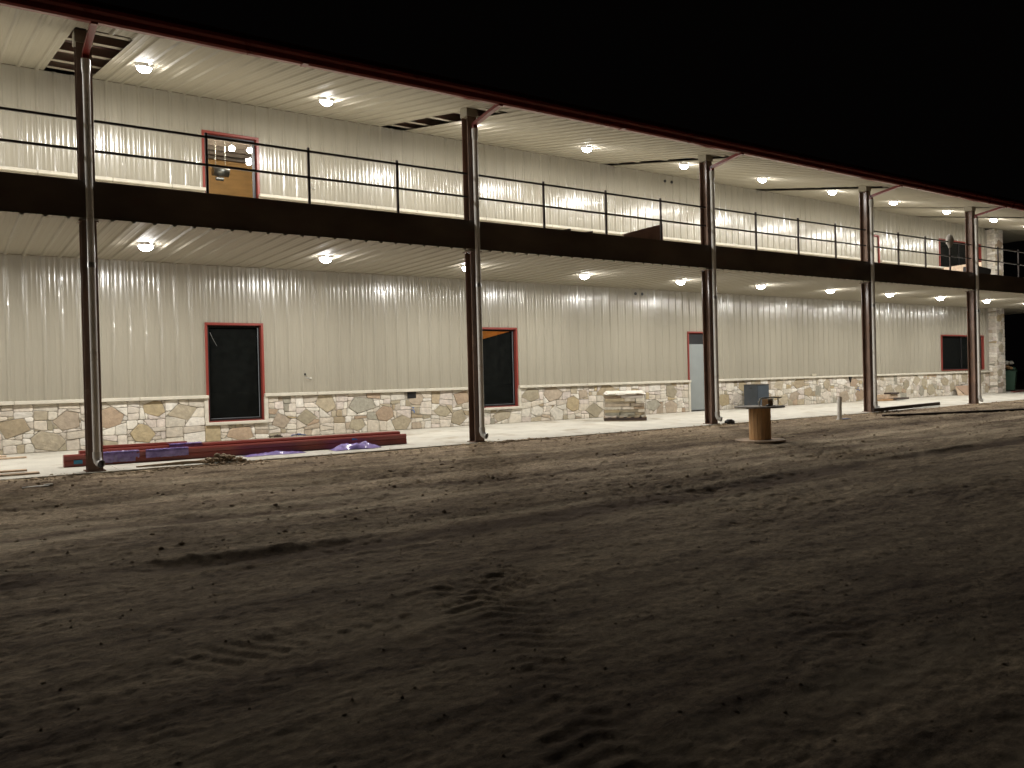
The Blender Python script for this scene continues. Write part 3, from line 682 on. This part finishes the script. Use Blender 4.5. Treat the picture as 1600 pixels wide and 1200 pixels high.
# warm room glow comes from a bulb in the room behind the second lower window
b = MB(); b.box(9.5, 14, 7.5, 7.6, 0, 4.15); b.box(9.4, 9.5, 4.9, 7.6, 0, 4.15); b.box(14, 14.1, 4.9, 7.6, 0, 4.15); b.box(9.5, 14, 4.85, 7.5, 3.5, 3.55); b.build('lower_room_wall', PLY, bld)
t = thing('ceiling_bulb', 'warm bulb lighting the plywood room behind the second lower window', 'light bulb', (13.2, 6.2, 3.2))
MB().tube([(0, 0, -.06), (0, 0, -.03), (0, 0, .02), (0, 0, .05)], [.03, .06, .06, .02], 12).build('bulb', emis('dim_warm_bulb', (1, .62, .3), 170), t)
MB().tube([(0, 0, .05), (0, 0, .3)], .03, 8).build('socket', BLACK, t)

# ------------------------------------------------------------------ ceiling lamps
LX = [-5.9, -2.1, 1.63, 5.40, 9.15, 12.95, 16.65, 20.25, 23.95, 27.60, 31.25, 34.9, 38.6]
LYL = [2.2, 2.2, 2.17, 2.24, 2.26, 2.27, 2.2, 2.1, 2.06, 2.03, 2.06, 2.0, 2.0]
def lamp(x, y, z, tilt):
    t = bpy.data.objects.new('ceiling_lamp', None); COL.objects.link(t); t.location = (x, y, z); t.rotation_euler = (tilt, 0, 0); t['category'] = 'ceiling lamp'
    return t
proto = lamp(0, 0, 0, 0)
b = MB(); b.tube([(0, 0, .03), (0, 0, -.018), (0, 0, -.030)], [.155, .155, .14], 28); b.build('trim_ring', LTRIM, proto)
b = MB(); rr = [(.135*math.cos(a), -.026-.108*math.sin(a)) for a in [0, .2, .4, .6, .8, 1.0, 1.25, 1.45]]; b.tube([(0, 0, z_) for r_, z_ in rr], [r_ for r_, z_ in rr], 28); b.build('diffuser', LENS, proto)  # flat lamp lens bulged into a dome to imitate its round glare
al = bpy.data.lights.new('lamp_light', 'AREA'); al.shape = 'DISK'; al.size = .22; al.energy = LAMP_W; al.color = LAMP_COL; al.spread = math.radians(178)
lo = bpy.data.objects.new('lamp_light', al); COL.objects.link(lo); lo.parent = proto; lo.location = (0, 0, -.138)
ords = ['', '', 'first', 'second', 'third', 'fourth', 'fifth', 'sixth', 'seventh', 'eighth', 'ninth', 'tenth', 'eleventh']
first = True
for lev in (0, 1):
    for i, x in enumerate(LX):
        y = LYL[i] if lev == 0 else [1.9, 1.9, 1.84, 1.95, 2.0, 2.03, 1.95, 1.95, 1.9, 1.8, 1.72, 1.64, 1.9][i]
        t = proto if first else copy_tree(proto); first = False
        t.location = (x, y, (SOFZ-.022) if lev == 0 else usz(y)-.001); t.rotation_euler = (0 if lev == 0 else math.atan(.18337), 0, 0)
        t['category'] = 'ceiling lamp'; t['group'] = 'lamps in the lower veranda ceiling' if lev == 0 else 'lamps in the upper veranda ceiling'
        where = 'lower' if lev == 0 else 'upper'
        t['label'] = ('lit round lamp, %s from the left in the %s veranda ceiling' % (ords[i], where)) if i > 1 else 'lit round lamp in the %s veranda ceiling beyond the left edge, %s' % (where, ('far end', 'near end')[i])

# ------------------------------------------------------------------ things on the walkway and the soil
# long red trims with purple film
def wedge(b, pts2, x0, x1, y0a=0, y0b=0):
    n = len(pts2); b.poly([(x0, y+y0a, z) for y, z in pts2]+[(x1, y+y0b, z) for y, z in pts2], [(i, (i+1) % n, n+(i+1) % n, n+i) for i in range(n)]+[tuple(range(n))[::-1], tuple(range(n, 2*n))])
zs = slabz(1.2)
TR = [(-.02, 6.55, 1.02, .215, 0, 'long dark red steel trim, front one of the stacked bundle', .6),
      (.25, 6.5, 1.22, .26, 0, 'long red trim channel lying behind the front trim of the bundle', .45),
      (.45, 2.1, 1.44, .31, 0, 'shorter red trim piece at the back left of the bundle', .2),
      (2.0, 6.6, 1.42, .25, 0, 'long red trim length at the back right of the bundle', .2)]
for i, (x0, x1, y0, h, _, lab, _2) in enumerate(TR):
    b = MB(); t_ = .012; z0 = slabz(y0)+.002; wd = .17
    pr2 = [(y0, z0), (y0+wd, z0), (y0+wd, z0+h*.9), (y0+wd*.72, z0+h), (y0+.02, z0+h), (y0, z0+h*.88), (y0+.012, z0+h*.55), (y0, z0+h*.5)]
    wedge(b, pr2, x0, x1, 0, -.27 if i in (0, 1) else -.2)
    tag(b.build('trim_channel', RED), lab, 'metal trim', 'red trim channels stacked on the walkway')
def film(x0, x1, y0, y1, z0, z1, lab, seed, drape=True):
    rs_ = np.random.RandomState(seed); b = MB(); nx_, ny_ = 26, 7; vs = []
    for i in range(nx_):
        for j in range(ny_):
            u, v = i/(nx_-1), j/(ny_-1); x = x0+(x1-x0)*u; e = .05*math.sin(9*u+seed+3*v)+.012*rs_.randn()
            if drape: vs.append((x, y0+(y1-y0)*max(0, v-.5)*2-.012-.010*rs_.rand(), z0+(z1-z0)*min(1, v*2)+.012*rs_.rand()))
            else:
                hump = math.sin(math.pi*u)**.6*math.sin(math.pi*min(1, v+.02)); vs.append((x, y0+(y1-y0)*v+e*.6, z0+(z1-z0)*hump*(.62+.3*math.sin(13*u+seed)*math.sin(7*v+2*seed)+.16*rs_.rand())+.003))
    b.poly(vs, [(i*ny_+j, (i+1)*ny_+j, (i+1)*ny_+j+1, i*ny_+j+1) for i in range(nx_-1) for j in range(ny_-1)], smooth=True)
    return tag(b.build('plastic_film', PURP), lab, 'plastic film', 'purple plastic film on the red trims')
film(.6, 1.2, .99, 1.08, slabz(1)+.03, slabz(1)+.225, 'shiny purple film wrapped round the left end of the front trim', 1)
film(1.3, 2.05, .95, 1.06, slabz(1)+.07, slabz(1)+.222, 'purple film strip on the middle of the front trim', 2)
film(1.75, 2.35, 1.13, 1.32, slabz(1.2)+.19, slabz(1.2)+.285, 'pale purple film lying over the top of the second trim', 3)
film(3.0, 4.2, .48, .8, slabz(.6), slabz(.6)+.07, 'crumpled dark purple film on the slab, left of two heaps', 4, False)
film(4.75, 5.8, .35, .75, slabz(.6), slabz(.6)+.17, 'crumpled purple film on the slab near the right end of the trims', 5, False)
b = MB(); b.box(.13, .27, 1.003, 1.007, slabz(1)+.05, slabz(1)+.12); fit('tape_patch', 'bright blue tape patch on the left end of the front trim', 'tape', b, BLUE)
b = MB(); b.box(5.3, 5.42, .80, .803, slabz(.8)+.16, slabz(.8)+.20); fit('tape_patch', 'small blue tape patch near the right end of the front trim', 'tape', b, BLUE)
# small heap of dark scraps against wall by first window
for x, m_, lab in ((3.9, DLUM, 'dark fibrous scrap lying on the red trims below the window'), (4.38, NAVY, 'crumpled blue scrap lying on the red trims below the window')):
    b = MB(); rs_ = random.Random(int(x*10))
    for k in range(14):
        a = rs_.uniform(0, 3.14); l = rs_.uniform(.04, .10); b.tube([(x+rs_.uniform(-.12, .12)-l*math.cos(a), 1.42+rs_.uniform(-.05, .05), .225+rs_.uniform(0, .03)), (x+l*math.cos(a)*.5, 1.42, .235+rs_.uniform(0, .04))], .008, 5)
    fit('scrap_heap', lab, 'scrap', b, m_)
# loose boards at left
for (x0, x1, y, wd, dz, lab) in ((-3.2, -.45, .30, .20, 0, 'dark weathered board lying nearest the slab edge at left'), (-3.6, -.62, .42, .19, .045, 'weathered board lying on top of the nearest board at left'), (-3.4, -.42, 3.45, .16, 0, 'weathered board lying near the stone wall at left'), (-3.0, -.75, 3.62, .16, .03, 'board lying on the one near the stone wall at left')):
    z0 = slabz(y)+dz+.002; b = MB(); b.box(x0, x1, y, y+wd, z0, z0+.03, ch=.004); fit('loose_board', lab, 'board', b, REELB, 'loose boards at the left end of the walkway')
for (x0, y0, x1, y1, lab) in ((1.0, .12, 2.6, .05, 'thin warped wooden strip lying along the slab edge right of the first column'), (1.9, .25, 2.5, .16, 'short wooden lath on the slab edge beside the thin strip')):
    b = MB(); z0 = slabz(.1)+.004; b.poly([(x0, y0, z0), (x1, y1, z0), (x1, y1+.05, z0), (x0, y0+.05, z0), (x0, y0, z0+.02), ((x0+x1)/2, (y0+y1)/2, z0+.05), (x1, y1, z0+.02), (x1, y1+.05, z0+.02), ((x0+x1)/2, (y0+y1)/2+.05, z0+.05), (x0, y0+.05, z0+.02)], [(0, 1, 6, 5, 4), (4, 5, 8, 9), (5, 6, 7, 8), (2, 3, 9, 8, 7), (1, 2, 7, 6), (0, 4, 9, 3)]); fit('wood_strip', lab, 'wood strip', b, WOOD, 'wood strips on the slab edge')

# pallet of wrapped flagstone
t = thing('stone_pallet', 'wooden pallet on the walkway loaded with stone slabs', 'pallet', (14.98, 3.0, slabz(3.0)), math.radians(-40))
b = MB()
for k in range(6): b.box(-.62+k*.225, -.62+k*.225+.12, -.42, .42, .095, .113)
b.build('deck_boards', WOOD, t)
b = MB()
for y in (-.42, -.045, .33): b.box(-.62, .625, y, y+.09, .018, .094)
b.build('stringer', DLUM, t)
b = MB()
for y in (-.42, .33): b.box(-.62, .625, y, y+.09, 0, .017)
b.build('bottom_board', WOOD, t)
t2 = thing('wrapped_stone_load', 'stack of tan flagstones in clear wrap on the pallet', 'stone stack', (14.98, 3.0, slabz(3.0)+.115), math.radians(-40))
rs_ = random.Random(4); b = MB(); z = 0
while z < .68:
    h = rs_.uniform(.045, .10); x = -.58
    while x < .5:
        l = rs_.uniform(.3, .75); l = min(l, .58-x)
        if l < .12: break
        for yy in (-.38, 0.01):
            j = [rs_.uniform(-.02, .02) for _ in range(4)]; cc = rs_.choice(TAN+CREAM); k2 = rs_.uniform(.9, 1.25)
            b.prism([(x+j[0], yy+j[1], z), (x+l-.012, yy+j[2], z), (x+l-.012, yy+.36, z), (x, yy+.36, z)], (0, 0, h-.008), col=tuple(c*k2 for c in cc))
        x += l
    z += h
b.build('flagstones', STONE, t2)
b = MB(); nn = 64; rings = []
for zi in range(9):
    zz = zi/8*(z+.01)-.03; R = []
    for k in range(nn):
        a = 2*math.pi*k/nn; cx, sx = math.cos(a), math.sin(a); px_ = .615*math.copysign(abs(cx)**.25, cx); py_ = .41*math.copysign(abs(sx)**.25, sx)
        e = 1+.02*rs_.uniform(-1, 1); R.append((px_*e, py_*e, zz+.01*rs_.uniform(-1, 1)))
    rings.append(R)
b.poly([v for R in rings for v in R], [(i*nn+k, i*nn+(k+1) % nn, (i+1)*nn+(k+1) % nn, (i+1)*nn+k) for i in range(8) for k in range(nn)]+[tuple(8*nn+k for k in range(nn))], smooth=True)
b.build('stretch_wrap', WRAP, t2)
b = MB(); vs = []
for i in range(15):
    for j in range(9):
        x, y = -.62+1.24*i/14, -.42+.84*j/8; edge = (i in (0, 14)) or (j in (0, 8)); vs.append((x, y, z+.02+rs_.uniform(0, .03)-(.08 if edge else 0)))
b.poly(vs, [(i*9+j, (i+1)*9+j, (i+1)*9+j+1, i*9+j+1) for i in range(14) for j in range(8)], smooth=True); b.build('top_sheet', WHITE, t2)

# cable reel
gzr = ghz(12.62, -3.85)+.01
t = thing('cable_reel', 'empty wooden cable reel standing on end on the soil', 'cable reel', (12.62, -3.85, gzr), .3)
def disc(r, z0, z1, n=40, hole=.04):
    b = MB(); vs = []
    for z_ in (z0, z1):
        for R in (hole, r): vs += [(R*math.cos(2*math.pi*k/n), R*math.sin(2*math.pi*k/n), z_) for k in range(n)]
    F = []
    for k in range(n):
        m2 = (k+1) % n; F += [(k, m2, n+m2, n+k), (2*n+k, 3*n+k, 3*n+m2, 2*n+m2), (n+k, n+m2, 3*n+m2, 3*n+k), (k, 2*n+k, 2*n+m2, m2)]
    b.poly(vs, F); return b
disc(.52, 0, .035).build('flange', REELB, t)
disc(.52, .715, .75).build('flange', REELT, t)
b = MB()
for k in range(18):
    a = 2*math.pi*k/18; T = Matrix.Rotation(a, 4, 'Z'); b.box(.205, .225, -.0365, .0365, .036, .714, T, ch=.004)
b.build('drum', DRUMW, t)
b = MB()
for k in range(4): a = k*math.pi/2+.4; b.tube([(.3*math.cos(a), .3*math.sin(a), .75), (.3*math.cos(a), .3*math.sin(a), .765)], .016, 6)
b.build('bolt', GALV, t)
tz = gzr+.751
t = thing('cardboard_box', 'small orange brown cardboard box standing on the cable reel', 'box', (12.76, -3.95, tz), .2)
MB().box(-.11, .11, -.07, .07, 0, .145, ch=.003).build('carton', CARD, t)
b = MB(); b.box(-.11, .11, -.072, -.0705, .115, .144); b.build('tape_strip', WHITE, t)
b = MB(); b.tube([(12.42, -4.0, tz+.022), (12.41, -4.02, tz+.10), (12.43, -4.02, tz+.15), (12.48, -4.02, tz+.17), (12.9, -4.06, tz+.175), (13.06, -4.08, tz+.17)], [.014, .014, .02, .016, .014, .014], 10); b.tube([(12.41, -4.0, tz+.10), (12.38, -4.02, tz+.09)], .016, 8)
b.tube([(13.02, -4.02, tz+.015), (13.02, -4.02, tz+.17)], .014, 8)
fit('pipe_offcut', 'cream bent pipe offcut propped above the cable reel top', 'pipe', b, WHITE)
b = MB(); b.tube([(12.5, -4.12, tz+.02), (12.56, -4.1, tz+.02)], .018, 8); b.tube([(12.56, -4.1, tz+.02), (12.60, -4.13, tz+.05)], .01, 6); fit('hand_tool', 'small grey metal tool lying on the cable reel', 'tool', b, GALV)

# cabinet by wall
t = thing('metal_cabinet', 'dark blue grey metal cabinet against the stone base behind the cable reel', 'cabinet', (22.0, 3.75, slabz(4)))
MB().box(0, .64, 0, .6, .05, .86, ch=.006).build('case', CABM, t)
MB().box(-.012, .65, -.012, .61, .861, .885, ch=.004).build('lid', BLACK, t)
MB().box(.03, .61, -.014, -.001, .09, .83, ch=.004).build('front_panel', mat('blue_grey_lit_front', (.055, .07, .088), .4, var=.1), t)  # lighter than the case: the unlit side's shade is put into colour
b = MB(); b.box(-.005, -.001, .22, .34, .74, .77); b.build('handle_slot', BLACK, t)
for x in (.04, .56):
    MB().box(x, x+.05, .03, .57, 0, .049).build('foot', BLACK, t)
for (x0, y0, x1, y1, lab) in ((20.3, 2.2, 21.7, 3.4, 'flat red trim piece lying on the slab behind the cable reel'), (41.5, 3.9, 44.6, 4.4, 'flat dark red trim piece lying on the slab by the stone corner pier')):
    b = MB(); z0 = slabz((y0+y1)/2)+.015; v_ = Vector((x1-x0, y1-y0, 0)).normalized(); n_ = Vector((-v_.y, v_.x, 0))*.16
    b.prism([(x0, y0, z0), (x1, y1, z0), (x1+n_.x, y1+n_.y, z0+.01), (x0+n_.x, y0+n_.y, z0+.01)], (0, 0, .03)); fit('trim_channel', lab, 'metal trim', b, RED, 'red trim pieces lying flat')

# pvc stub in the soil
z0 = ghz(19.55, -1.12)
b = MB(); b.tube([(19.55, -1.12, z0-.1), (19.585, -1.12, z0+.68)], .062, 16, cap=False); b.tube([(19.548, -1.12, z0+.0), (19.552, -1.12, z0+.03)], .09, 14)
t = thing('pipe_stub', 'grey upright pipe stub sticking out of the soil right of the cable reel', 'pipe', (0, 0, 0)); b.build('pipe', PVC, t)
b = MB(); b.tube([(19.583, -1.12, z0+.62), (19.586, -1.12, z0+.66)], .055, 14); b.build('pipe_mouth', BLACK, t)
b = MB(); b.box(19.6, 20.0, -1.2, -1.05, z0+.02, z0+.035); b.build('blue_marker', NAVY, t)

# black boot by third column
b = MB(); b.box(15.72, 15.98, -.34, -.16, -.12, .03, ch=.03); b.tube([(15.85, -.25, .02), (15.85, -.25, .05)], .08, 12); fit('drain_box', 'small black drain box on the soil at the foot of the third column', 'drain box', b, BLACK)
# steel lengths at the slab edge
b = MB()
def skew_box(x0, y0, x1, y1, wd, z0, z1, m_, name, lab, cat, grp=None):
    b = MB(); v_ = Vector((x1-x0, y1-y0, 0)).normalized(); n_ = Vector((-v_.y, v_.x, 0))*wd
    b.prism([(x0, y0, z0), (x1, y1, z0), (x1+n_.x, y1+n_.y, z0), (x0+n_.x, y0+n_.y, z0)], (0, 0, z1-z0)); return fit(name, lab, cat, b, m_, grp)
skew_box(22.45, -.42, 27.8, .32, .09, slabz(.1)+.03, slabz(.1)+.14, DLUM, 'steel_length', 'dark steel length lying across the slab edge at the fourth column', 'steel length', 'dark steel lengths by the fourth column')
skew_box(21.7, -1.2, 27.8, -3.2, .10, ghz(25, -2.2)-.02, ghz(25, -2.2)+.09, DLUM, 'steel_length', 'dark steel length lying on the soil right of the fourth column', 'steel length', 'dark steel lengths by the fourth column')
# lumber bundle
for (x0, x1, y, z0, m_, lab) in ((29.9, 30.85, 3.75, 0, CARD, 'pale board at the bottom of the small pile left of the fifth column'), (30.6, 31.75, 3.72, .03, DLUM, 'dark board lying on the right of the small pile'), (30.5, 31.15, 3.8, .26, DLUM, 'short dark board on top of the small pile')):
    b = MB(); b.box(x0, x1, y, y+.3, slabz(y)+.005+z0, slabz(y)+.075+z0, ch=.005); fit('pile_board', lab, 'board', b, m_, 'boards piled by the stone base')
b = MB(); b.box(30.0, 31.1, 3.84, 4.2, slabz(4)+.085, slabz(4)+.255, ch=.01); fit('timber_block', 'grey brown timber block in the middle of the small pile', 'timber', b, REELB)
# leaning fibre board
t = thing('leaning_board', 'pinkish tan board leaning on the stone base left of the fifth column', 'board', (0, 0, 0))
b = MB(); b.prism([(37.25, 4.1, slabz(4)), (38.7, 4.1, slabz(4)), (38.7, 4.44, .43), (36.95, 4.44, .43)], (0, .02, .008)); b.build('panel', CARDP, t)
b = MB(); b.prism([(36.9, 4.3, slabz(4)), (37.2, 4.12, slabz(4)), (36.93, 4.43, .42)], (0, .015, 0)); b.build('side_flap', REELB, t)
# bin
t = thing('waste_bin', 'green wheeled bin overflowing with rubbish behind the stone corner pier', 'bin', (43.8, 5.2, 0), .3)
b = MB(); b.poly([(-.24, -.28, .06), (.24, -.28, .06), (.24, .28, .06), (-.24, .28, .06), (-.31, -.36, 1.02), (.31, -.36, 1.02), (.31, .36, 1.02), (-.31, .36, 1.02)], [(0, 3, 2, 1), (4, 5, 6, 7), (0, 1, 5, 4), (1, 2, 6, 5), (2, 3, 7, 6), (3, 0, 4, 7)]); b.build('body', GREEN, t)
MB().box(-.34, .34, -.39, .39, 1.0, 1.06, ch=.012).build('rim', GREEN, t)
b = MB(); b.box(-.33, .33, .38, .44, .5, 1.08, ch=.01); b.build('lid', GREEN, t)
for s_ in (-1, 1): MB().tube([(s_*.24, .3, .1), (s_*.3, .3, .1)], .1, 14).build('wheel', BLACK, t)
t = thing('rubbish_heap', 'crumpled cardboard and pale paper heaped on top of the green bin', 'rubbish', (43.8, 5.2, 1.06))
rs_ = random.Random(9)
for nm, m_, k0, hz_ in (('cardboard_scrap', CARD, 7, .12), ('paper_scrap', WHITE, 6, .36), ('bag_scrap', GREEN, 3, .05)):
    b = MB()
    for k in range(k0):
        T = Matrix.Translation((rs_.uniform(-.2, .2), rs_.uniform(-.2, .2), hz_+rs_.uniform(0, .1))) @ Matrix.Rotation(rs_.uniform(0, 3), 4, 'Z') @ Matrix.Rotation(rs_.uniform(-.8, .8), 4, 'X')
        b.box(-.12, .12, -.09, .09, -.05, .05, T, ch=.03)
    b.build(nm, m_, t)

# upper deck objects
b = MB(); b.prism([(12.75, .42, 4.745), (14.12, .42, 4.745), (14.12, .42, 5.31), (12.75, .42, 4.93)], (.02, .03, 0)); t = thing('tapered_steel_plate', 'brown tapered steel plate standing on the upper deck behind the railing', 'steel plate', (0, 0, 0)); b.build('plate', mat('brown_steel_plate', (.30, .18, .13), .5, var=.3), t)
b = MB(); b.prism([(12.74, .41, 4.93), (14.13, .41, 5.31), (14.13, .41, 5.335), (12.74, .41, 4.955)], (.02, .08, 0)); b.box(14.125, 14.15, .41, .49, 4.75, 5.33); b.build('edge_flange', mat('tan_steel_edge', (.22, .12, .08), .4), t)
for x0, x1, lab in ((10.7, 11.28, 'short dark board end poking above the deck edge, left of two'), (11.4, 12.0, 'short dark board end poking above the deck edge, right of two')):
    b = MB(); b.prism([(x0, .75, 4.745), (x1, .75, 4.745), (x1, .75, 5.03), (x1-.06, .75, 5.02), (x0, .75, 4.9)], (0, .1, 0)); fit('board_end', lab, 'board', b, DLUM, 'board ends on the upper deck')
b = MB(); rs_ = random.Random(2)
vs = [(28.17, .05, 6.12)]; n = 12
for zz, rr_ in ((6.06, .09), (5.98, .14), (5.90, .16), (5.80, .14), (5.70, .08), (5.62, .05)): vs += [(28.17+rr_*math.cos(2*math.pi*k/n)*rs_.uniform(.8, 1.2), .05+rr_*.8*math.sin(2*math.pi*k/n)*rs_.uniform(.8, 1.2), zz+rs_.uniform(-.015, .015)) for k in range(n)]
F = [(0, 1+k, 1+(k+1) % n) for k in range(n)]+[(1+i*n+k, 1+(i+1)*n+k, 1+(i+1)*n+(k+1) % n, 1+i*n+(k+1) % n) for i in range(5) for k in range(n)]
b.poly(vs, F, smooth=True); fit('cloth_bundle', 'pale grey cloth bundled over the railing post left of the fifth column', 'cloth', b, mat('grey_cloth', (.30, .28, .25), .9))
for k in range(4):
    b = MB(); b.prism([(35.2, 3.9+k*.09, 4.745), (38.6, 3.9+k*.09, 4.745), (38.6, 3.96+k*.09, 6.24-k*.05), (35.2, 3.96+k*.09, 5.78-k*.04)], (0, .03, 0))
    fit('plywood_sheet', 'tall reddish brown plywood sheet on the upper deck, %s of the leaning row' % ['front one', 'second one', 'third one', 'back one'][k], 'plywood', b, REELB, 'plywood sheets under the upper right window')
b = MB(); b.prism([(31.7, .9, 4.745), (32.7, .9, 4.745), (32.95, .9, 5.05), (33.0, .9, 5.22), (32.5, .9, 5.26), (31.8, .9, 5.3)], (0, .5, 0)); fit('covered_heap', 'low black covered heap on the upper deck right of the fifth column', 'covered heap', b, BLACK)

b = MB(); b.box(-.80, -.45, -1.32, -1.22, ghz(-.6, -1.27)+.005, ghz(-.6, -1.27)+.02, ch=.003); b.box(-.52, -.40, -1.25, -1.18, ghz(-.5, -1.2)+.021, ghz(-.5, -1.2)+.03); fit('lath_scrap', 'small pale scrap of lath lying on the soil at far left', 'scrap', b, PVC)
rs_ = random.Random(21); b = MB()
for k in range(60):
    x, y = 2.4+rs_.gauss(0, .22), .02+rs_.uniform(-.18, .12); r = rs_.uniform(.02, .06); h_ = max(.0, .16-abs(x-2.4)*.35)
    cx_, cy_, cz_ = x, y, slabz(0)+rs_.uniform(0, h_); b.poly([(cx_+v[0]*r*rs_.uniform(.7, 1.3), cy_+v[1]*r, cz_+v[2]*r*.8) for v in ico], icf)
o = b.build('soil_heap', SOIL); tag(o, 'low heap of dark clods pushed onto the slab edge below the window', 'soil heap')
